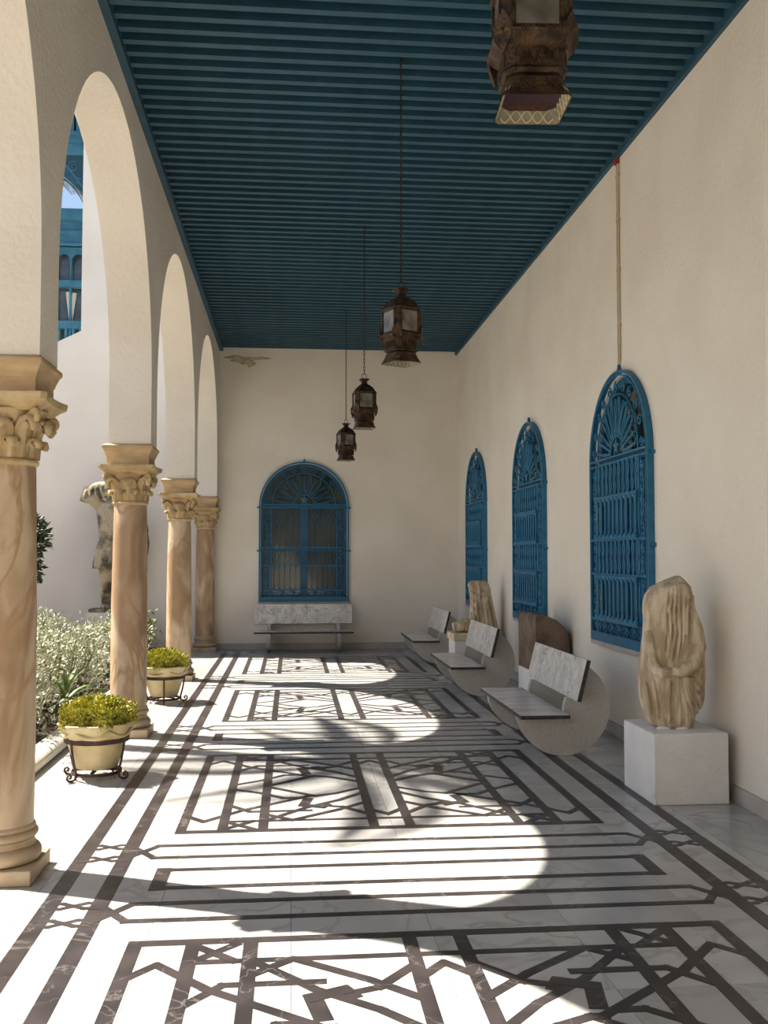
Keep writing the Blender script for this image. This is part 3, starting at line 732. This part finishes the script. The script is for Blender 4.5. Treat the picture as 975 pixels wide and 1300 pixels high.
# ------------------------------------------------------------------ potted shrubs
def make_pot(label):
    t = thing('potted_shrub', label, 'potted plant', group='potted shrubs on iron stands')
    b = MB()
    n = 48; rings = []
    for r, z, sc_ in ((.14,.075,0),(.15,.08,0),(.175,.16,0),(.205,.25,0),(.235,.32,.006),(.255,.375,.012),(.268,.395,.014),(.262,.405,.012),(.245,.40,.01),(.225,.36,0)):
        rings.append([((r+sc_*math.sin(8*2*PI*j/n))*math.cos(2*PI*j/n), (r+sc_*math.sin(8*2*PI*j/n))*math.sin(2*PI*j/n), z) for j in range(n)])
    b.loft(rings); pot_ = b.build('pot', M['pot'], t)
    b = MB()
    for k in range(6):
        a0 = k*PI/3
        b.tube([((.247-.012*math.sin(PI*i/8))*math.cos(a0+i*PI/24), (.247-.012*math.sin(PI*i/8))*math.sin(a0+i*PI/24), .36-.045*math.sin(PI*i/8)) for i in range(9)], [.006+.010*math.sin(PI*i/8) for i in range(9)], 6)
    b.build('swag', M['pot'], pot_)
    b = MB(); b.lathe([(.22,.355),(.0001,.37)], 24, cap=False); b.build('soil', M['soil'], t)
    # iron stand
    sd_ = MB()
    def hoop(r, z, h, th):
        n = 40; sd_.loft([[(rr*math.cos(2*PI*j/n), rr*math.sin(2*PI*j/n), zz) for j in range(n)] for rr, zz in ((r,z),(r+th,z),(r+th,z+h),(r,z+h),(r,z))], cap=False, smooth=False)
    hoop(.222, .265, .032, .008); hoop(.17, .035, .022, .008)
    sd_.box(-.17, .17, -.012, .012, .05, .062); sd_.box(-.012, .012, -.17, .17, .055, .067)
    sd_.build('stand', M['iron'], t)
    for k, a in enumerate((-2.25, -.42, 1.2, 2.8)):
        q = MB(); p = [(.232,.295),(.222,.22),(.205,.13),(.185,.06),(.19,.02),(.215,.008),(.245,.012),(.262,.03),(.258,.05),(.24,.058),(.226,.046),(.23,.032),(.242,.034)]
        q.tube([(r*math.cos(a), r*math.sin(a), z) for r, z in p], [.009]*8+[.008]*5, 6); q.build('leg', M['iron'], t)
    # clipped foliage cushion
    def place(rnd):
        a = rnd.uniform(0, 2*PI); rr = math.sqrt(rnd.random()); z = .40 + (1-rr**4)*.15 + rnd.uniform(-.06, .03)
        lump = 1 + .10*math.sin(5*a+1) + .05*math.sin(9*a)
        if rnd.random() < .35: rr = 1; z = .38 + rnd.random()*.14
        return ((.238*rr*lump*math.cos(a), .238*rr*lump*math.sin(a), z), (rr*math.cos(a), rr*math.sin(a), .9))
    tag(raw(leaves(7500, place, .026, 1.6, 3), 'foliage', M['box_leaf'], t), kind='stuff')
    q = MB()
    for k in range(14):
        a = k*2.4; r = .04+.012*k; q.tube([(r*.4*math.cos(a), r*.4*math.sin(a), .36), (r*math.cos(a), r*math.sin(a), .5)], .006, 5)
    tag(q.build('twigs', M['stem'], t), kind='stuff')
    return t
pt = make_pot('clipped yellow-green shrub in scalloped clay pot on iron stand, nearer of the two'); pt.location = (-1.40, 7.38, 0)
c = copy_tree(pt); c.location = (-1.385, 11.05, 0); c.rotation_euler = (0, 0, .8); c['label'] = 'clipped yellow-green shrub in clay pot on iron stand, farther one beyond the second column'

# ------------------------------------------------------------------ courtyard: kerb, bed, ground
b = MB(); prof_ = [(-2.04,-.2),(-2.04,.085),(-2.02,.10),(-1.90,.105)] + [(-1.90+.055*math.cos(a), .05+.055*math.sin(a)) for a in [PI/2-PI*i/10 for i in range(1, 11)]] + [(-1.90,-.2)]
b.prism(prof_, 'y', YN, YB, smooth=False); kb = tag(b.build('trim_5', M['kerb']), kind='structure', label='pale rounded kerb along the planting bed')
b = MB(); b.box(-1.92, -1.79, YN, YB, -.25, -.004); tag(b.build('trim_6', M['slab']), kind='structure')
b = MB(); nx, ny = 14, 60
vs = [(-6.4+4.37*i/nx, YN+(YB-YN)*j/ny, .03+.03*math.sin(i*2.1+j*.7)+random.uniform(-.02,.02)) for j in range(ny+1) for i in range(nx+1)]
b.add(vs, [(j*(nx+1)+i, j*(nx+1)+i+1, (j+1)*(nx+1)+i+1, (j+1)*(nx+1)+i) for j in range(ny) for i in range(nx)], True)
tag(b.build('ground', M['soil']), kind='structure')
b = MB(); b.box(-60, -6.3, -40, 60, -.3, -.02); b.box(-6.3, 40, YB+.4, 60, -.3, -.02); tag(b.build('courtyard_ground', M['paving']), kind='structure')

# courtyard end wall: tall block and lower wall with a sloping top
b = MB(); b.box(-3.60, -1.6, YB, YB+.5, -.1, 9.6); tag(b.build('wall_courtyard', M['plaster_out']), kind='structure')
b = MB(); b.prism([(-9,-.1),(-3.60,-.1),(-3.60,5.45),(-4.35,5.07),(-9,4.9)], 'y', YB, YB+.4); tag(b.build('wall_garden', M['plaster_out']), kind='structure')

b = MB(); b.box(-16, XL0, YN-.5, YN, -.1, 7.0); tag(b.build('wall_courtyard_near', M['plaster_out']), kind='structure')
b = MB(); b.box(-16.4, -16, YN-.5, YB+.4, -.1, 6.0); tag(b.build('wall_courtyard_west', M['plaster_out']), kind='structure')

# ------------------------------------------------------------------ courtyard statue
b = MB(); b.box(-3.28, -2.42, 16.2, 16.95, -.05, .69)
tag(b.build('pedestal', M['whitewash'], bevel=.01), 'pale pedestal of the courtyard statue behind the shrubs', 'pedestal')
st3 = thing('courtyard_statue', 'weathered stained marble figure in a tunic standing against the courtyard wall', 'statue', (-2.88, 16.58, .695))
b = MB()
for sx in (-1, 1):
    b.tube([(sx*.14,-.02,.72),(sx*.15,-.04,.42),(sx*.15,.0,.1)], [.13,.10,.07], 12); b.ell((sx*.15,-.07,.075), (.075,.16,.06))
    b.tube([(sx*.15,0,.30),(sx*.15,0,.33)], [.10,.10], 12)
rings = []
for z, a, d in ((.70,.36,.23),(.78,.36,.23),(1.0,.32,.21),(1.2,.27,.18),(1.4,.29,.19),(1.6,.32,.20),(1.75,.29,.16),(1.84,.12,.1)):
    rings.append([(a*math.cos(2*PI*j/60)*(1+.05*math.sin(14*2*PI*j/60)*(z < 1.15)), d*math.sin(2*PI*j/60)*(1+.07*math.sin(14*2*PI*j/60)*(z < 1.15)), z) for j in range(60)])
b.loft(rings)
b.tube([(0,0,1.8),(-.06,-.02,1.95)], [.09,.085], 10); b.ell((-.11,-.03,2.0), (.13,.14,.16))
b.tube([(-.25,0,1.72),(-.38,-.05,1.86),(-.50,-.05,1.93)], [.10,.11,.06], 10); b.ell((-.42,-.05,1.90), (.17,.08,.12), rot=Matrix.Rotation(-.5, 3, 'Y')); b.ell((-.30,-.02,1.99), (.24,.11,.14), rot=Matrix.Rotation(-.35, 3, 'Y'))
for k in range(5): b.tube([(-.12-.09*k,-.12,2.10-.03*k),(-.13-.09*k,-.15,1.98-.03*k),(-.10-.08*k,-.13,1.84-.01*k)], .02, 6)
b.tube([(-.30,-.02,2.02),(-.48,-.04,2.0),(-.56,-.04,1.80)], [.06,.06,.04], 8)
b.tube([(.27,0,1.7),(.37,-.03,1.45),(.36,-.12,1.22)], [.09,.075,.055], 10); b.ell((.36,-.16,1.18), (.05,.06,.06))
b.tube([(.36,-.12,1.95),(.37,-.13,1.2),(.34,-.1,.0)], [.04,.035,.035], 8)
b.ell((.43,-.05,1.32), (.10,.08,.2)); b.tube([(.38,.05,1.7),(.42,.06,1.1),(.38,.06,.5)], [.07,.12,.06], 10)
for k in range(5): b.tube([(-.2+.05*k,-.17,1.7),(-.1+.06*k,-.2,1.4),(.05+.04*k,-.19,1.15)], .018, 6)
b.tube([(-.24,-.1,1.18),(-.1,-.18,1.15),(.1,-.18,1.15),(.24,-.1,1.18)], .03, 8)
sculpt(b, 'figure', M['statue_out'], st3, .016, 2)
b = MB(); b.box(-.38, .40, -.27, .27, 0, .05); b.build('statue_base', M['statue_out'], st3, bevel=.01)

# ------------------------------------------------------------------ shrubs in the bed
def shrub(x, y, h, r, label, m, n, size, seed, elong=2.2, spikes=10, name='shrub'):
    t = thing(name, label, 'shrub', (x, y, .03), group='shrubs in the courtyard bed')
    rnd = random.Random(seed); stems = MB(); tips = []
    for k in range(26):
        a = rnd.uniform(0, 2*PI); q = math.sqrt(rnd.random())*r; hh = h*(rnd.uniform(.72, 1.0))*(1-.28*(q/r)**2)
        if k < spikes: hh *= rnd.uniform(1.0, 1.16)
        p = [(0.15*q*math.cos(a), .15*q*math.sin(a), 0), (.6*q*math.cos(a), .6*q*math.sin(a), hh*.5), (q*math.cos(a), q*math.sin(a), hh)]
        stems.tube(p, [.012,.008,.003], 4); tips.append(p)
    def place(rd):
        p = rd.choice(tips); k = rd.random()**.6
        A, B = (p[0], p[1]) if k < .5 else (p[1], p[2]); kk = (k*2) % 1 if k < 1 else 1
        c_ = Vector(A).lerp(Vector(B), kk); sp = .10*r*(1.3-k)+.03
        c_ = c_ + Vector((rd.gauss(0,sp*1.6), rd.gauss(0,sp*1.6), rd.gauss(0,sp)))
        c_.z = max(c_.z, .02); return c_, (c_.x*1.2, c_.y*1.2, .5)
    tag(stems.build('stems', M['stem'], t), kind='stuff')
    tag(raw(leaves(n, place, size, elong, seed), 'foliage', m, t), kind='stuff')
    return t
SH = [(-2.45, 8.55, .78, .50), (-2.75, 9.6, .86, .55), (-2.35, 10.5, .84, .48), (-3.15, 10.9, .92, .6), (-2.6, 12.0, .88, .55), (-3.3, 12.6, .95, .6), (-2.35, 13.5, .82, .45)]
SL = ['silver leaved shrub closest to the nearest column, above dark soil', 'silver leaved shrub behind the nearer potted shrub, with loose pale sprays',
      'silver leaved shrub showing just beside the second column', 'tall silver leaved shrub deeper in the bed under the dark tree',
      'silver leaved shrub in front of the courtyard statue', 'silver leaved shrub below the dark tree at the courtyard wall', 'silver green shrub seen between second and third columns']
for i, (x, y, h, r) in enumerate(SH):
    shrub(x, y, h, r, SL[i], M['silver_leaf'], 4200, .052, 20+i)
shrub(-2.25, 14.3, 1.0, .28, 'narrow green sprig bush rising behind the farther potted shrub', M['mid_leaf'], 1500, .07, 51, 1.8)
# low dark undergrowth edging the kerb
tag(raw(leaves(5200, lambda rd: ((rd.uniform(-3.6,-2.1), rd.uniform(5.2,15), rd.uniform(.04,.26)), (rd.uniform(-.3,.3), rd.uniform(-.3,.3), 1)), .06, 2.2, 77), 'undergrowth', M['dark_leaf'], None),
    'low dark leaves covering the soil of the bed', 'undergrowth', kind='stuff')
# spiky plant
sp_ = thing('agave_plant', 'small spiky green plant with pointed leaves behind the nearer pot', 'plant', (-1.98+-.16, 9.75, .06))
lm = MB(); rings = []
for i in range(7):
    k = i/6; w = .022*math.sin(PI*(.12+.86*k)); x = .34*k; z = .30*k - .20*k*k
    rings.append([(x,-w,z+.006),(x,0,z-.004),(x,w,z+.006),(x,0,z+.003)])
lm.loft(rings, smooth=False); lme = lm.mesh('leaf_blade', M['mid_leaf'])
for k in range(13): inst('leaf_blade', lme, sp_, (0,0,.16), (0, -.35*(k % 3), k*2.4), (1,1,1))
b = MB(); b.tube([(0,0,-.06),(0,0,.18)], .03, 8); b.build('stem', M['stem'], sp_)
# dark tree against the courtyard wall
tr = thing('dark_tree', 'dark green leafy small tree against the courtyard wall beside the nearest column', 'tree', (-4.15, 14.6, 0))
b = MB(); b.tube([(0,0,-.05),(.05,.02,.7),(.0,.03,1.5),(.03,0,2.1)], [.06,.05,.04,.02], 8)
for k in range(6): b.tube([(.02,0,1.1+.12*k),(.3*math.cos(k*2.1),.3*math.sin(k*2.1),1.4+.14*k)], [.02,.008], 5)
b.build('trunk', M['bark'], tr)
def plc(rd):
    while True:
        p = Vector((rd.uniform(-1,1), rd.uniform(-1,1), rd.uniform(-1,1)))
        if .3 < p.length < 1 + .15*math.sin(7*p.x+5*p.z): break
    return (p.x*.62, p.y*.62, 1.72+p.z*.62), p
tag(raw(leaves(4200, plc, .11, 2.4, 5), 'foliage', M['dark_leaf'], tr), kind='stuff')

# ------------------------------------------------------------------ palms
def make_palm(label, loc, height, crown, nf, rz=0.0, name='palm_tree'):
    t = thing(name, label, 'palm tree', loc, rz)
    b = MB(); rr = []
    n = int(height/.12)
    b.lathe([(.14+(.02 if i % 2 else 0)-.04*i/n, -.1+i*height/n) for i in range(n+1)], 12); b.build('trunk', M['bark'], t)
    fm = MB(); L_ = crown; P = []
    for i in range(19):
        k = i/18; P.append((L_*k*(1-.12*k), 0, L_*(.55*k - .78*k*k)))
    fm.tube(P, [.028-.0013*i for i in range(19)], 5)
    for i in range(2, 19):
        for m_ in range(3):
            k = (i-1+m_/3)/18; x = L_*k*(1-.12*k); z = L_*(.55*k-.78*k*k); l = L_*.24*math.sin(PI*min(1,.12+.86*k))+.05
            for s_ in (-1, 1):
                a = (x, 0, z); e = (x+l*.65, s_*l*.62, z-.22*l); mid = (x+l*.34, s_*l*.36, z+.03*l)
                fm.add([a, (mid[0]-.016, mid[1]+s_*.016, mid[2]), e, (mid[0]+.016, mid[1]-s_*.016, mid[2])], [(0,1,2,3)])
    fme = fm.mesh('frond', M['palm_leaf'])
    rnd = random.Random(9)
    for k in range(nf):
        inst('frond', fme, t, (0,0,height-.1), (0, .5, 0) if k == 0 and height > 11 else (rnd.uniform(-.1,.1), (-.95+.95*(k/nf)), k*2.39996), (1,1,1))
    return t
make_palm('tall palm tree in the courtyard whose crown shades the gallery floor', (-5.5, 10.2, 0), 9.7, 2.4, 12, .3)
make_palm('far palm tree behind the blue pavilion with one drooping frond in view', (-7.2, 27.0, 0), 12.2, 2.6, 16, .0)

# ------------------------------------------------------------------ blue pavilion beyond the courtyard wall
pv = thing('pavilion', 'blue timber pavilion with arched glazing above the courtyard wall', 'building', (0, 21.6, 0))
x0, x1 = -8.6, -3.9
b = MB(); b.box(x0, x1, .5, 3.5, 0, 4.9); b.build('masonry', M['plaster_out'], pv)
b = MB(); b.box(x0, x1, .35, 3.6, 8.42, 9.05); b.box(x0-.1, x1+.1, .22, 3.7, 8.98, 9.22); b.box(x0-.1, x1+.1, .27, 3.7, 8.66, 8.74); b.box(x0-.1, x1+.1, .31, 3.7, 8.42, 8.48); b.build('frieze', M['blue_out'], pv)
b = MB(); b.box(x0, x1, .6, .62, 5.0, 8.45); b.build('glass_pane', M['out_glass'], pv)
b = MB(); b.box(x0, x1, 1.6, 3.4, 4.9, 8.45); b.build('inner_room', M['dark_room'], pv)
wbay = .31; n = int((x1-x0)/wbay)
# arched heads: one valance panel per bay, posts, rails, balusters, pale blinds
am = MB()
pts = [(0,8.43),(wbay,8.43),(wbay,8.12)] + [(wbay/2+(wbay/2-.025)*math.cos(PI*i/12), 8.12+(wbay/2-.035)*math.sin(PI*i/12)*1.3) for i in range(13)] + [(0,8.12)]
am.prism(pts, 'y', .42, .5); ame = am.mesh('arched_head', M['blue_out'])
pm = MB(); pm.lathe([(.03,7.6),(.03,7.68),(.018,7.72),(.018,8.05),(.03,8.08),(.03,8.12)], 8); pm.box(-.022,.022,-.03,.03,5.6,7.6); pme = pm.mesh('post', M['blue_out'])
bm2 = MB(); bm2.lathe([(.04,5.65),(.04,5.75),(.02,5.9),(.045,6.15),(.02,6.4),(.04,6.52),(.04,6.62)], 8); bme = bm2.mesh('baluster', M['blue_out'])
cm = MB(); cm.box(.03,.12,.0,.015,6.76,7.5); cme = cm.mesh('blind', M['curtain'])
for i in range(n):
    inst('arched_head', ame, pv, (x0+i*wbay, 0, 0)); inst('post', pme, pv, (x0+i*wbay, .46, 0))
    for k in range(2): inst('baluster', bme, pv, (x0+(i+.25+.5*k)*wbay, .42, 0))
    inst('blind', cme, pv, (x0+i*wbay+(.02 if i % 2 else .12), .56, 0), (0, .12*(1 if i % 2 else -1), 0))
for z0_, z1_ in ((7.52,7.66),(6.6,6.76),(5.5,5.66)):
    b = MB(); b.box(x0, x1, .36, .55, z0_, z1_); b.build('rail', M['blue_out'], pv)

# upper balcony on the side of the tall block
bc = thing('balcony', 'blue timber balcony on a scrolled bracket high on the courtyard block', 'balcony', (-3.60, YB, 0))
b = MB(); b.box(-1.3, 0, .1, 1.2, 8.55, 8.75); b.box(-1.3, 0, .06, 1.25, 8.75, 8.83); b.box(-1.26, 0, .12, 1.2, 8.83, 8.98); b.build('deck_beam', M['blue_out'], bc)
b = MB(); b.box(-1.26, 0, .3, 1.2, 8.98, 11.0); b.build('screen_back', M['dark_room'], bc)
bb = MB(); bb.box(-.035,.035,0,.03,8.98,11.0); bbm = bb.mesh('screen_slat', M['blue_out'])
for i in range(12): inst('screen_slat', bbm, bc, (-1.22+i*.108, .2, 0))
b = MB(); b.box(-1.26, 0, .16, .26, 9.35, 9.5); b.build('screen_rail', M['blue_out'], bc)
b = MB(); b.prism([(0,8.55),(-.52,8.55),(-.36,8.2),(0,7.86)], 'y', .16, .24); brk = b.build('bracket', M['blue'], bc)
b = MB()
b.tube([(-.5+.5*i/12, .15, 8.5-.55*(i/12)**1.4) for i in range(13)], .016, 5)
b.tube([(-.20+.10*(1-i/24)*math.cos(1+i*.5), .15, 8.36+.10*(1-i/24)*math.sin(1+i*.5)) for i in range(20)], .012, 5)
b.tube([(-.1+.06*(1-i/24)*math.cos(2-i*.5), .15, 8.1+.06*(1-i/24)*math.sin(2-i*.5)) for i in range(20)], .012, 5)
b.build('scroll', M['blue_out'], brk)
